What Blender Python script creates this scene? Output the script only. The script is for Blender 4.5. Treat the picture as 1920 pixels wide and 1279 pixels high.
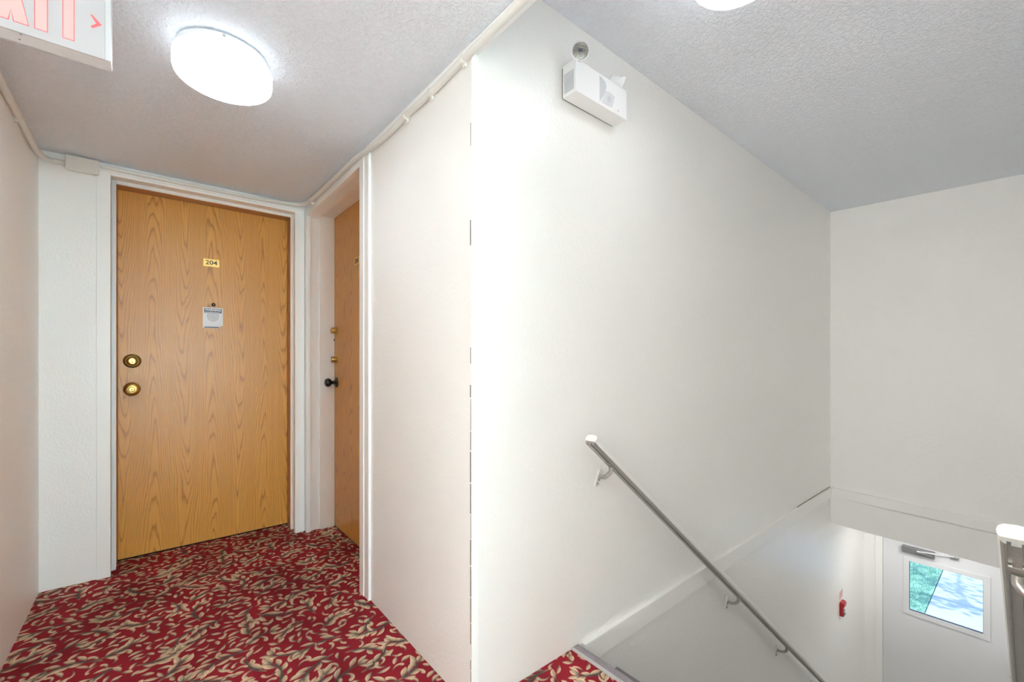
import bpy, bmesh, math, random
import numpy as np
from mathutils import Vector, Matrix

for o in list(bpy.data.objects):
    bpy.data.objects.remove(o, do_unlink=True)
SC = bpy.context.scene
COL = SC.collection
R = math.radians
random.seed(7)

# ------------------------------------------------------------------ camera, sky, sun, exposure
FOC = 810.83                                    # focal length in pixels of the 1920 wide frame
cd = bpy.data.cameras.new('camera')
cam = bpy.data.objects.new('camera', cd)
COL.objects.link(cam)
cd.sensor_fit = 'HORIZONTAL'
cd.sensor_width = 36.0
cd.lens = FOC * 36.0 / 1920.0
cd.shift_y = 35.5 / 1920.0
cd.clip_start = 0.02
cam.location = (0, 0, 1.10)
cam.rotation_euler = (R(90), 0, R(50.22 - 90))
SC.camera = cam

W = bpy.data.worlds.new('sky')
SC.world = W
W.use_nodes = True
wn = W.node_tree
wn.nodes.clear()
sky = wn.nodes.new('ShaderNodeTexSky')
sky.sky_type = 'NISHITA'
sky.sun_disc = False
sky.sun_elevation = R(48)
sky.sun_rotation = R(170)
bgn = wn.nodes.new('ShaderNodeBackground')
bgn.inputs['Strength'].default_value = 0.30
wo = wn.nodes.new('ShaderNodeOutputWorld')
wn.links.new(sky.outputs[0], bgn.inputs[0])
wn.links.new(bgn.outputs[0], wo.inputs[0])

sd = bpy.data.lights.new('sun', 'SUN')
sd.energy = 3.2
sd.angle = R(0.6)
sd.color = (1.0, 0.96, 0.9)
sun = bpy.data.objects.new('sun', sd)
COL.objects.link(sun)
sun.rotation_euler = (R(42), R(6), 0)

SC.view_settings.view_transform = 'Standard'
SC.view_settings.look = 'None'
SC.view_settings.gamma = 1.0
SC.view_settings.use_curve_mapping = False
SC.view_settings.exposure = 0.70
SC.cycles.max_bounces = 16
SC.cycles.diffuse_bounces = 13
SC.cycles.glossy_bounces = 4
SC.cycles.transparent_max_bounces = 8
SC.cycles.caustics_reflective = False
SC.cycles.adaptive_threshold = 0.02

LAMP = {'hall': 12.5, 'stairs': 8.5, 'entrance': 17.0, 'fill_west': 215.0, 'fill_south': 355.0}                                      # emission of the drum diffusers and the two added fill globes

# ------------------------------------------------------------------ main dimensions (metres)
ZC = 2.095       # hallway ceiling
ZS = 2.385       # stairwell ceiling
XL = -0.411      # left wall face
XR = 0.77        # right hallway wall face
YB = 3.0         # wall with the door 204
YS = 1.12        # stairwell wall face
YR = -0.06       # right wall of the stairs
XF = 4.54        # upper far wall
XD = 5.72        # entrance door wall
ZL = -2.60       # lower landing
ZH = -0.315      # underside of the header over the lower landing

# ------------------------------------------------------------------ node helpers
def mat(name):
    m = bpy.data.materials.new(name)
    m.use_nodes = True
    nt = m.node_tree
    return m, nt, nt.nodes['Principled BSDF']

def node(nt, t, **kw):
    n = nt.nodes.new(t)
    for k, v in kw.items():
        setattr(n, k, v)
    return n

def mth(nt, op, a, b=None, c=None, clamp=False):
    n = nt.nodes.new('ShaderNodeMath')
    n.operation = op
    n.use_clamp = clamp
    for i, v in enumerate((a, b, c)):
        if v is None:
            continue
        if isinstance(v, (int, float)):
            n.inputs[i].default_value = v
        else:
            nt.links.new(v, n.inputs[i])
    return n.outputs[0]

def mixc(nt, f, a, b):
    n = nt.nodes.new('ShaderNodeMix')
    n.data_type = 'RGBA'
    for s, v in ((n.inputs[0], f), (n.inputs[6], a), (n.inputs[7], b)):
        if isinstance(v, (int, float)):
            s.default_value = v
        elif isinstance(v, tuple):
            s.default_value = (*v, 1) if len(v) == 3 else v
        else:
            nt.links.new(v, s)
    return n.outputs[2]

def wpos(nt, scale=(1, 1, 1), loc=(0, 0, 0)):
    g = node(nt, 'ShaderNodeNewGeometry')
    m = node(nt, 'ShaderNodeMapping')
    m.inputs['Scale'].default_value = scale
    m.inputs['Location'].default_value = loc
    nt.links.new(g.outputs['Position'], m.inputs['Vector'])
    return m.outputs[0]

def noise(nt, vec, scale, detail=2.0, rough=0.5, dist=0.0):
    n = node(nt, 'ShaderNodeTexNoise')
    n.inputs['Scale'].default_value = scale
    n.inputs['Detail'].default_value = detail
    n.inputs['Roughness'].default_value = rough
    n.inputs['Distortion'].default_value = dist
    nt.links.new(vec, n.inputs['Vector'])
    return n.outputs['Fac']

def ramp(nt, f, stops):
    n = node(nt, 'ShaderNodeValToRGB')
    e = n.color_ramp.elements
    while len(e) < len(stops):
        e.new(0.5)
    for el, (p, c) in zip(e, stops):
        el.position = p
        el.color = (*c, 1) if isinstance(c, tuple) else (c, c, c, 1)
    nt.links.new(f, n.inputs[0])
    return n.outputs[0]

def bump(nt, b, h, strength, dist):
    n = node(nt, 'ShaderNodeBump')
    n.inputs['Strength'].default_value = strength
    n.inputs['Distance'].default_value = dist
    nt.links.new(h, n.inputs['Height'])
    nt.links.new(n.outputs[0], b.inputs['Normal'])

def setp(b, col=None, rough=None, metal=None, spec=None, coat=None):
    if col is not None: b.inputs['Base Color'].default_value = (*col, 1)
    if rough is not None: b.inputs['Roughness'].default_value = rough
    if metal is not None: b.inputs['Metallic'].default_value = metal
    if spec is not None: b.inputs['Specular IOR Level'].default_value = spec
    if coat is not None: b.inputs['Coat Weight'].default_value = coat

def plain(name, col, rough=0.5, metal=0.0, spec=0.5, var=0.06, vscale=18.0):
    m, nt, b = mat(name)
    setp(b, None, rough, metal, spec)
    f = noise(nt, wpos(nt), vscale, 3)
    lo = tuple(max(0, c * (1 - var)) for c in col)
    hi = tuple(min(1, c * (1 + var)) for c in col)
    nt.links.new(mixc(nt, f, lo, hi), b.inputs['Base Color'])
    return m

# ------------------------------------------------------------------ materials
def m_wall(name, col, rough, amount):
    m, nt, b = mat(name)
    setp(b, None, rough, 0, 0.5)
    big = noise(nt, wpos(nt), 1.3, 2)
    nt.links.new(mixc(nt, big, tuple(c * 0.985 for c in col), tuple(min(1, c * 1.015) for c in col)), b.inputs['Base Color'])
    v = wpos(nt, (1, 1, 0.75))
    peel = noise(nt, v, 95, 3, 0.55, 0.3)
    peel = ramp(nt, peel, [(0.38, 0.0), (0.66, 1.0)])
    fine = noise(nt, v, 320, 2)
    h = mth(nt, 'ADD', peel, mth(nt, 'MULTIPLY', fine, 0.25))
    bump(nt, b, h, amount, 0.0035)
    return m

WALL = m_wall('eggshell_wall_paint', (0.945, 0.937, 0.91), 0.40, 0.20)
WALL_GLOSS = m_wall('semigloss_stairwell_paint', (0.945, 0.937, 0.91), 0.23, 0.16)
TRIM = m_wall('gloss_trim_paint', (0.945, 0.937, 0.91), 0.33, 0.03)
VEST = m_wall('entrance_paint', (0.945, 0.937, 0.91), 0.36, 0.12)

def m_ceiling():
    m, nt, b = mat('stippled_ceiling_paint')
    setp(b, (0.885, 0.925, 0.985), 0.62, 0, 0.3)
    v = wpos(nt)
    a = noise(nt, v, 62, 3, 0.6, 0.9)
    a = ramp(nt, a, [(0.42, 0.0), (0.60, 1.0)])
    c = noise(nt, v, 150, 2, 0.5, 0.4)
    h = mth(nt, 'ADD', a, mth(nt, 'MULTIPLY', c, 0.5))
    bump(nt, b, h, 0.6, 0.006)
    return m
CEIL = m_ceiling()

def m_oak(name, axis, tone=1.0):
    m, nt, b = mat(name)
    setp(b, None, 0.34, 0, 0.5)
    g = node(nt, 'ShaderNodeNewGeometry')
    s = node(nt, 'ShaderNodeSeparateXYZ')
    nt.links.new(g.outputs['Position'], s.inputs[0])
    across = s.outputs[0] if axis == 'x' else s.outputs[1]
    cx = node(nt, 'ShaderNodeCombineXYZ')
    nt.links.new(across, cx.inputs[0])
    nt.links.new(s.outputs[2], cx.inputs[1])
    cx.inputs[2].default_value = 3.7 if axis == 'x' else 9.1
    def mapped(sc):
        mp = node(nt, 'ShaderNodeMapping')
        mp.inputs['Scale'].default_value = sc
        nt.links.new(cx.outputs[0], mp.inputs['Vector'])
        return mp.outputs[0]
    # growth rings: contour lines of a long, stretched height field, cut flat
    wob = noise(nt, mapped((90, 8, 1)), 1.0, 2, 0.5)
    warp = noise(nt, mapped((3.0, 0.55, 1)), 1.0, 2, 0.5)
    blot = noise(nt, mapped((11, 1.5, 1)), 1.0, 2, 0.5)
    ph = mth(nt, 'MULTIPLY_ADD', warp, 2.6, mth(nt, 'MULTIPLY_ADD', across, 23.3, 1.5 if axis == 'x' else 0.2))
    fld = mth(nt, 'MULTIPLY_ADD', mth(nt, 'COSINE', ph), 5.6, mth(nt, 'MULTIPLY', s.outputs[2], 6.4))
    fld = mth(nt, 'ADD', fld, mth(nt, 'MULTIPLY_ADD', blot, 6.0, mth(nt, 'MULTIPLY', wob, 0.5)))
    fr = mth(nt, 'FRACT', fld)
    line = ramp(nt, fr, [(0.0, 0.5), (0.07, 0.06), (0.50, 0.0), (0.76, 0.16), (0.93, 1.0), (1.0, 0.5)])
    # fine pores
    pore = noise(nt, mapped((420, 11, 1)), 1.0, 2, 0.6)
    pore = ramp(nt, pore, [(0.50, 0.0), (0.72, 1.0)])
    streak = noise(nt, mapped((85, 0.9, 1)), 1.0, 2, 0.5)
    broad = noise(nt, mapped((4.0, 0.5, 1)), 1.0, 1)
    t = tone
    light = mixc(nt, broad, (0.82 * t, 0.405 * t, 0.078 * t), (0.74 * t, 0.34 * t, 0.053 * t))
    mid = mixc(nt, mth(nt, 'MULTIPLY', streak, 0.55), light, (0.54 * t, 0.235 * t, 0.046 * t))
    d1 = mixc(nt, mth(nt, 'MULTIPLY', line, 0.74), mid, (0.33 * t, 0.118 * t, 0.018 * t))
    d2 = mixc(nt, mth(nt, 'MULTIPLY', pore, 0.26), d1, (0.36 * t, 0.14 * t, 0.03 * t))
    nt.links.new(d2, b.inputs['Base Color'])
    bump(nt, b, pore, 0.03, 0.001)
    return m
OAK_X = m_oak('honey_oak_veneer_a', 'x')
OAK_Y = m_oak('honey_oak_veneer_shaded', 'y', 0.90)  # darker copy: shade on the recessed door is put into its colour
STAIN = plain('stained_jamb_wood', (0.52, 0.26, 0.11), 0.4, var=0.15, vscale=60)

BRASS = plain('polished_brass', (0.58, 0.38, 0.12), 0.33, 1.0, var=0.05)
BRASS_OLD = plain('aged_brass', (0.16, 0.085, 0.02), 0.34, 0.9, var=0.15, vscale=60)
BRASS_PLATE = plain('satin_brass_plate', (0.80, 0.50, 0.14), 0.33, 0.55, var=0.06)
BLACK = plain('black_enamel', (0.012, 0.012, 0.013), 0.22)
INK = plain('dark_print', (0.035, 0.025, 0.02), 0.5)
SLATE = plain('slate_print', (0.10, 0.115, 0.15), 0.5)
GREYPRINT = plain('grey_print', (0.56, 0.57, 0.59), 0.5)
PALEPRINT = plain('pale_grey_print', (0.70, 0.71, 0.73), 0.5)
WHITE = plain('white_plastic', (0.85, 0.85, 0.85), 0.35, var=0.02)
STICKER = plain('white_vinyl_sticker', (0.86, 0.87, 0.88), 0.4, var=0.02)
IVORY = plain('ivory_paint', (0.80, 0.785, 0.735), 0.38, var=0.03)
CREAMPAINT = plain('cream_painted_metal', (0.80, 0.785, 0.74), 0.4, var=0.03)
VINYL = plain('white_vinyl_cap', (0.84, 0.83, 0.80), 0.30, var=0.02)
SHADOWGAP = plain('dirty_joint', (0.14, 0.135, 0.115), 0.9, var=0.3, vscale=90)
NOSING = plain('mauve_vinyl_nosing', (0.30, 0.265, 0.285), 0.45, var=0.18, vscale=70)
NOSELIP = plain('pale_nosing_lip', (0.55, 0.53, 0.53), 0.5, var=0.1, vscale=60)
TREADM = plain('speckled_vinyl_tread', (0.60, 0.57, 0.57), 0.5, var=0.25, vscale=160)
BOUNCEFLOOR = plain('beige_bounce_vinyl', (0.66, 0.65, 0.61), 0.4, var=0.08, vscale=8)  # pale beige given to unseen floors for brighter, neutral bounce light
RED = plain('red_enamel', (0.46, 0.012, 0.018), 0.3, var=0.05)
REDPALE = plain('pale_pink_print', (0.72, 0.40, 0.40), 0.5)
STEEL = plain('dull_steel', (0.45, 0.45, 0.45), 0.35, 0.8, var=0.08)
CHROME = plain('chrome', (0.75, 0.75, 0.74), 0.12, 1.0, var=0.02)
DOORWHITE = plain('cool_white_door_paint', (0.78, 0.785, 0.80), 0.38, var=0.015, vscale=3)
CLOSERM = plain('grey_closer_casing', (0.24, 0.24, 0.245), 0.4, 0.3, var=0.06)
EMWHITE = plain('emergency_white', (0.88, 0.88, 0.885), 0.32, var=0.01)
EMGREY = plain('emergency_grey_label', (0.60, 0.61, 0.63), 0.4, var=0.03)

def m_alu():
    m, nt, b = mat('extruded_aluminium')
    setp(b, None, 0.33, 0.65, 0.5)
    f = noise(nt, wpos(nt, (6, 90, 90)), 2.0, 2)
    nt.links.new(mixc(nt, f, (0.36, 0.355, 0.32), (0.49, 0.48, 0.44)), b.inputs['Base Color'])
    return m
ALU = m_alu()

def m_emit(name, col, strength, base=(0.85, 0.85, 0.85)):
    m, nt, b = mat(name)
    setp(b, base, 0.35)
    b.inputs['Emission Color'].default_value = (*col, 1)
    b.inputs['Emission Strength'].default_value = strength
    return m
RIM = {k: m_emit('lit_lamp_rim_' + k, (0.93, 1.0, 1.05), v * (0.075 if k == 'hall' else 0.22)) for k, v in LAMP.items()}
DIFFUSER = {k: m_emit('lit_lamp_diffuser_' + k, {'fill_west': (0.985, 0.985, 1.015), 'fill_south': (0.765, 1.055, 1.22), 'entrance': (1.0, 0.985, 0.97), 'hall': (0.91, 1.0, 1.06)}.get(k, (0.95, 0.99, 1.03)), v) for k, v in LAMP.items()}
SIGNFACE = m_emit('lit_sign_face', (1.0, 0.90, 0.90), 0.03, (0.72, 0.69, 0.69))
SIGNRED = m_emit('lit_sign_letters', (1.0, 0.66, 0.60), 0.20, (0.66, 0.47, 0.44))
SIGNEDGE = m_emit('lit_sign_letter_edges', (1.0, 0.20, 0.22), 0.20, (0.75, 0.16, 0.17))

def m_glass():
    m = bpy.data.materials.new('window_glass')
    m.use_nodes = True
    nt = m.node_tree
    nt.nodes.clear()
    out = node(nt, 'ShaderNodeOutputMaterial')
    tr = node(nt, 'ShaderNodeBsdfTransparent')
    tr.inputs[0].default_value = (0.90, 0.95, 0.96, 1)
    gl = node(nt, 'ShaderNodeBsdfGlossy')
    gl.inputs['Roughness'].default_value = 0.02
    fr = node(nt, 'ShaderNodeFresnel')
    fr.inputs[0].default_value = 1.45
    mx = node(nt, 'ShaderNodeMixShader')
    nt.links.new(fr.outputs[0], mx.inputs[0])
    nt.links.new(tr.outputs[0], mx.inputs[1])
    nt.links.new(gl.outputs[0], mx.inputs[2])
    nt.links.new(mx.outputs[0], out.inputs[0])
    return m
GLASS = m_glass()

def m_reflector():
    m, nt, b = mat('faceted_reflector')
    setp(b, None, 0.22, 0.7, 0.5)
    v = node(nt, 'ShaderNodeTexVoronoi')
    v.inputs['Scale'].default_value = 260
    nt.links.new(wpos(nt), v.inputs['Vector'])
    nt.links.new(ramp(nt, v.outputs['Distance'], [(0.1, (0.75, 0.74, 0.68)), (0.7, (0.30, 0.29, 0.25))]), b.inputs['Base Color'])
    return m
REFL = m_reflector()

def m_carpet():
    m, nt, b = mat('scroll_leaf_carpet')
    setp(b, None, 0.92, 0, 0.15)
    a = node(nt, 'ShaderNodeAttribute', attribute_name='pattern')
    pile = noise(nt, wpos(nt), 420, 2, 0.6)
    soil = noise(nt, wpos(nt), 3.2, 3, 0.55)
    soil = ramp(nt, soil, [(0.38, 0.72), (0.62, 1.06)])
    tuft = mth(nt, 'MULTIPLY_ADD', pile, 0.5, 0.75)
    k = mth(nt, 'MULTIPLY', soil, tuft)
    mul = node(nt, 'ShaderNodeVectorMath', operation='SCALE')
    nt.links.new(a.outputs['Color'], mul.inputs[0])
    nt.links.new(k, mul.inputs['Scale'])
    nt.links.new(mul.outputs[0], b.inputs['Base Color'])
    bump(nt, b, pile, 0.35, 0.004)
    return m
CARPET = m_carpet()

def m_concrete():
    m, nt, b = mat('pale_concrete')
    setp(b, None, 0.85, 0, 0.2)
    f = noise(nt, wpos(nt), 6, 5, 0.65)
    g = noise(nt, wpos(nt), 120, 2)
    c = mixc(nt, f, (0.44, 0.52, 0.58), (0.60, 0.66, 0.70))
    nt.links.new(mixc(nt, mth(nt, 'MULTIPLY', g, 0.25), c, (0.36, 0.44, 0.52)), b.inputs['Base Color'])
    bump(nt, b, g, 0.2, 0.003)
    return m
CONC = m_concrete()

def m_lawn():
    m, nt, b = mat('lawn_green')
    setp(b, None, 0.8, 0, 0.2)
    f = noise(nt, wpos(nt, (1, 1, 1)), 22, 4, 0.7)
    nt.links.new(mixc(nt, f, (0.17, 0.40, 0.30), (0.42, 0.66, 0.55)), b.inputs['Base Color'])
    return m
LAWN = m_lawn()
BARK = plain('tree_bark', (0.14, 0.10, 0.07), 0.9, var=0.3, vscale=30)
LEAF = plain('tree_leaves', (0.07, 0.20, 0.05), 0.6, var=0.3, vscale=5)

# ------------------------------------------------------------------ geometry helpers
def box(bm, x0, x1, y0, y1, z0, z1, bev=0.0, seg=2):
    x0, x1 = min(x0, x1), max(x0, x1); y0, y1 = min(y0, y1), max(y0, y1); z0, z1 = min(z0, z1), max(z0, z1)
    v = [bm.verts.new((x, y, z)) for x in (x0, x1) for y in (y0, y1) for z in (z0, z1)]
    fs = [bm.faces.new([v[i] for i in q]) for q in ((0, 1, 3, 2), (4, 6, 7, 5), (0, 4, 5, 1), (2, 3, 7, 6), (0, 2, 6, 4), (1, 5, 7, 3))]
    if bev:
        es = list({e for f in fs for e in f.edges})
        bmesh.ops.bevel(bm, geom=es, offset=bev, segments=seg, affect='EDGES', profile=0.6)

def prism(bm, pts, axis, a0, a1):
    """extrude a closed outline of 2-D points between a0 and a1 along axis; the outline lies in the other two axes in x,y,z order"""
    def P(p, a):
        if axis == 'x': return (a, p[0], p[1])
        if axis == 'y': return (p[0], a, p[1])
        return (p[0], p[1], a)
    A = [bm.verts.new(P(p, a0)) for p in pts]
    B = [bm.verts.new(P(p, a1)) for p in pts]
    n = len(pts)
    for i in range(n):
        bm.faces.new((A[i], A[(i + 1) % n], B[(i + 1) % n], B[i]))
    bm.faces.new(A[::-1]); bm.faces.new(B)

def lathe(bm, prof, M, n=40, capped=True):
    """prof: (radius, height) along local z; M places it"""
    rings = []
    for r, h in prof:
        if r < 1e-6:
            rings.append([bm.verts.new(M @ Vector((0, 0, h)))])
        else:
            rings.append([bm.verts.new(M @ Vector((r * math.cos(2 * math.pi * k / n), r * math.sin(2 * math.pi * k / n), h))) for k in range(n)])
    for a, b in zip(rings, rings[1:]):
        for k in range(n):
            k2 = (k + 1) % n
            if len(a) == 1 and len(b) == 1: continue
            if len(a) == 1: bm.faces.new((a[0], b[k], b[k2]))
            elif len(b) == 1: bm.faces.new((a[k], a[k2], b[0]))
            else: bm.faces.new((a[k], a[k2], b[k2], b[k]))
    if capped:
        if len(rings[0]) > 1: bm.faces.new(rings[0][::-1])
        if len(rings[-1]) > 1: bm.faces.new(rings[-1])

def frame_at(p, zdir, up=(0, 0, 1)):
    z = Vector(zdir).normalized()
    u = Vector(up)
    if abs(z.dot(u)) > 0.98: u = Vector((0, 1, 0))
    x = u.cross(z).normalized()
    y = z.cross(x)
    return Matrix(((x.x, y.x, z.x, p[0]), (x.y, y.y, z.y, p[1]), (x.z, y.z, z.z, p[2]), (0, 0, 0, 1)))

def sweep(bm, path, outline, up=(0, 0, 1), scales=None):
    """sweep a closed 2-D outline (side, up) along a polyline"""
    P = [Vector(p) for p in path]
    rings = []
    for i, p in enumerate(P):
        t = (P[min(i + 1, len(P) - 1)] - P[max(i - 1, 0)]).normalized()
        u = Vector(up)
        if abs(t.dot(u)) > 0.97: u = Vector((0, 1, 0))
        s = t.cross(u).normalized()
        n = s.cross(t)
        k = scales[i] if scales else 1.0
        rings.append([bm.verts.new(p + s * a * k + n * b * k) for a, b in outline])
    m = len(outline)
    for a, b in zip(rings, rings[1:]):
        for k in range(m):
            bm.faces.new((a[k], a[(k + 1) % m], b[(k + 1) % m], b[k]))
    bm.faces.new(rings[0][::-1]); bm.faces.new(rings[-1])

def circle(r, n=12, sx=1.0, sy=1.0):
    return [(r * sx * math.cos(2 * math.pi * k / n), r * sy * math.sin(2 * math.pi * k / n)) for k in range(n)]

def smoothpath(pts, sub=6):
    P = [Vector(p) for p in pts]
    out = []
    for i in range(len(P) - 1):
        p0, p1, p2, p3 = P[max(i - 1, 0)], P[i], P[i + 1], P[min(i + 2, len(P) - 1)]
        for k in range(sub):
            t = k / sub
            out.append(0.5 * ((2 * p1) + (p2 - p0) * t + (2 * p0 - 5 * p1 + 4 * p2 - p3) * t * t + (3 * p1 - p0 - 3 * p2 + p3) * t ** 3))
    out.append(P[-1])
    return out

ORG = {}
def obj(name, bm, m, parent=None, smooth=False):
    """link one mesh object; coordinates are given in the world and stored relative to the thing's base"""
    org = Vector((0, 0, 0))
    if parent is not None: org = ORG[parent.name]
    bmesh.ops.recalc_face_normals(bm, faces=bm.faces[:])
    me = bpy.data.meshes.new(name)
    if org.length: bmesh.ops.translate(bm, verts=bm.verts[:], vec=-org)
    bm.to_mesh(me); bm.free()
    me.materials.append(m)
    if smooth:
        me.polygons.foreach_set('use_smooth', [True] * len(me.polygons))
        if smooth is not True: me.set_sharp_from_angle(angle=R(smooth))
    o = bpy.data.objects.new(name, me)
    COL.objects.link(o)
    if parent is not None: o.parent = parent
    ORG[o.name] = org
    return o

def tag(o, label=None, cat=None, group=None, kind=None):
    for k, v in (('label', label), ('category', cat), ('group', group), ('kind', kind)):
        if v: o[k] = v
    return o

def thing(name, loc, label, cat, group=None, kind=None):
    o = bpy.data.objects.new(name, None)
    o.empty_display_size = 0.05
    COL.objects.link(o)
    o.location = loc
    ORG[o.name] = Vector(loc)
    return tag(o, label, cat, group, kind)

def B(*boxes, bev=0.0):
    bm = bmesh.new()
    for b in boxes: box(bm, *b, bev=bev)
    return bm

def text_bm(s, size, M, depth=0.0006, bold=0.0, width=None):
    c = bpy.data.curves.new('lettering', 'FONT')
    c.body = s; c.size = size; c.align_x = 'CENTER'; c.align_y = 'CENTER'
    c.extrude = depth; c.offset = bold; c.resolution_u = 4
    o = bpy.data.objects.new('lettering', c)
    COL.objects.link(o)
    dg = bpy.context.evaluated_depsgraph_get()
    me = bpy.data.meshes.new_from_object(o.evaluated_get(dg))
    bm = bmesh.new(); bm.from_mesh(me)
    bpy.data.objects.remove(o, do_unlink=True)
    bpy.data.curves.remove(c); bpy.data.meshes.remove(me)
    if width:
        w = max(v.co.x for v in bm.verts) - min(v.co.x for v in bm.verts)
        for v in bm.verts: v.co.x *= width / w
    bmesh.ops.transform(bm, matrix=M, verts=bm.verts[:])
    return bm

def facing_y(x, y, z):      # lettering plane looking towards -Y (reads along +X)
    return Matrix(((1, 0, 0, x), (0, 0, -1, y), (0, 1, 0, z), (0, 0, 0, 1)))
def facing_x(x, y, z):      # lettering plane looking towards -X (reads along -Y)
    return Matrix(((0, 0, -1, x), (-1, 0, 0, y), (0, 1, 0, z), (0, 0, 0, 1)))

def struct(name, bm, m, label=None, smooth=False):
    o = obj(name, bm, m, None, smooth)
    return tag(o, label, None, None, 'structure')

# ------------------------------------------------------------------ room shell
struct('wall_left', B((XL - 0.12, XL, 0.55, YB + 0.24, -0.2, ZC + 0.3), (XL - 0.12, XL, -7.0, -0.34, -0.2, ZC + 0.3)), WALL, 'plain off-white hallway wall beside the oak door 204')
struct('wall_back', B((XL - 0.12, -0.163, YB, YB + 0.24, -0.2, ZC + 0.3), (0.715, 1.2, YB, YB + 0.24, -0.2, ZC + 0.3),
                      (-0.163, 0.715, YB, YB + 0.24, 2.045, ZC + 0.3)), WALL, 'off-white end wall around the oak door 204')
struct('wall_right', B((XR, XR + 0.20, YS + 0.0005, 2.03, -0.2, ZS + 0.3), (XR, XR + 0.20, 2.03, YB, 2.04, ZS + 0.3)), WALL,
       'off-white wall with the recessed oak door 205')
struct('wall_stairwell', B((XR + 0.001, XD + 0.1, YS, YS + 0.14, ZL - 0.2, ZS + 0.3)), WALL_GLOSS, 'tall semi-gloss off-white wall carrying the emergency light and handrail')
struct('wall_far', B((XF, XF + 0.14, YR - 0.1, YS + 0.001, ZH, ZS + 0.3)), WALL, 'off-white upper wall above the entrance door')
struct('wall_stair_right', B((XR, XD + 0.1, YR - 0.12, YR, ZL - 0.2, ZS + 0.3)), WALL)
struct('wall_hall_right', B((XR, XR + 0.12, -7.0, YR - 0.12, -0.2, ZC + 0.3)), WALL)
struct('wall_added_corridor', B((-3.9, XL - 0.12, 0.55, 0.67, -0.2, ZC + 0.3), (-3.9, XL - 0.12, -0.46, -0.34, -0.2, ZC + 0.3), (-4.0, -3.9, -0.46, 1.40, -0.2, ZC + 0.3)), WALL)  # unseen side corridor and its opening, added to steer fill light
struct('wall_front', B((XL - 0.12, XR + 0.12, -7.12, -7.0, -0.2, ZC + 0.3)), WALL)
bm = bmesh.new()
for (y0, y1, z0, z1) in ((YR - 0.12, -0.02, ZL - 0.2, ZH + 0.1), (0.985, YS + 0.14, ZL - 0.2, ZH + 0.1), (-0.02, 0.985, -0.52, ZH + 0.1), (-0.02, 0.985, ZL - 0.2, ZL)):
    box(bm, XD, XD + 0.16, y0, y1, z0, z1)
struct('wall_entrance', bm, VEST, 'off-white lower wall around the white entrance door')
struct('ceiling', B((XL - 0.12, XR, -7.1, YB + 0.2, ZC, ZS + 0.12), (-4.0, XL - 0.12, -0.46, 1.40, ZC, ZS + 0.12)), CEIL, 'low white stippled ceiling over the hallway')
bm = bmesh.new()
dz = 0.030                                     # the stairwell ceiling hangs a little lower on its right side
for x0, x1 in ((XR - 0.0, XF + 0.14),):
    a = [(YS + 0.1, ZS + 0.003), (YR - 0.1, ZS - dz), (YR - 0.1, ZS + 0.15), (YS + 0.1, ZS + 0.15)]
    prism(bm, a, 'x', x0, x1)
o = struct('ceiling', bm, CEIL, 'higher white stippled ceiling over the stairwell')
struct('ceiling', B((XF + 0.14, XD + 0.16, YR - 0.1, YS + 0.1, ZH, ZH + 0.1)), VEST, 'low flat ceiling over the lower entrance landing')

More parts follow.
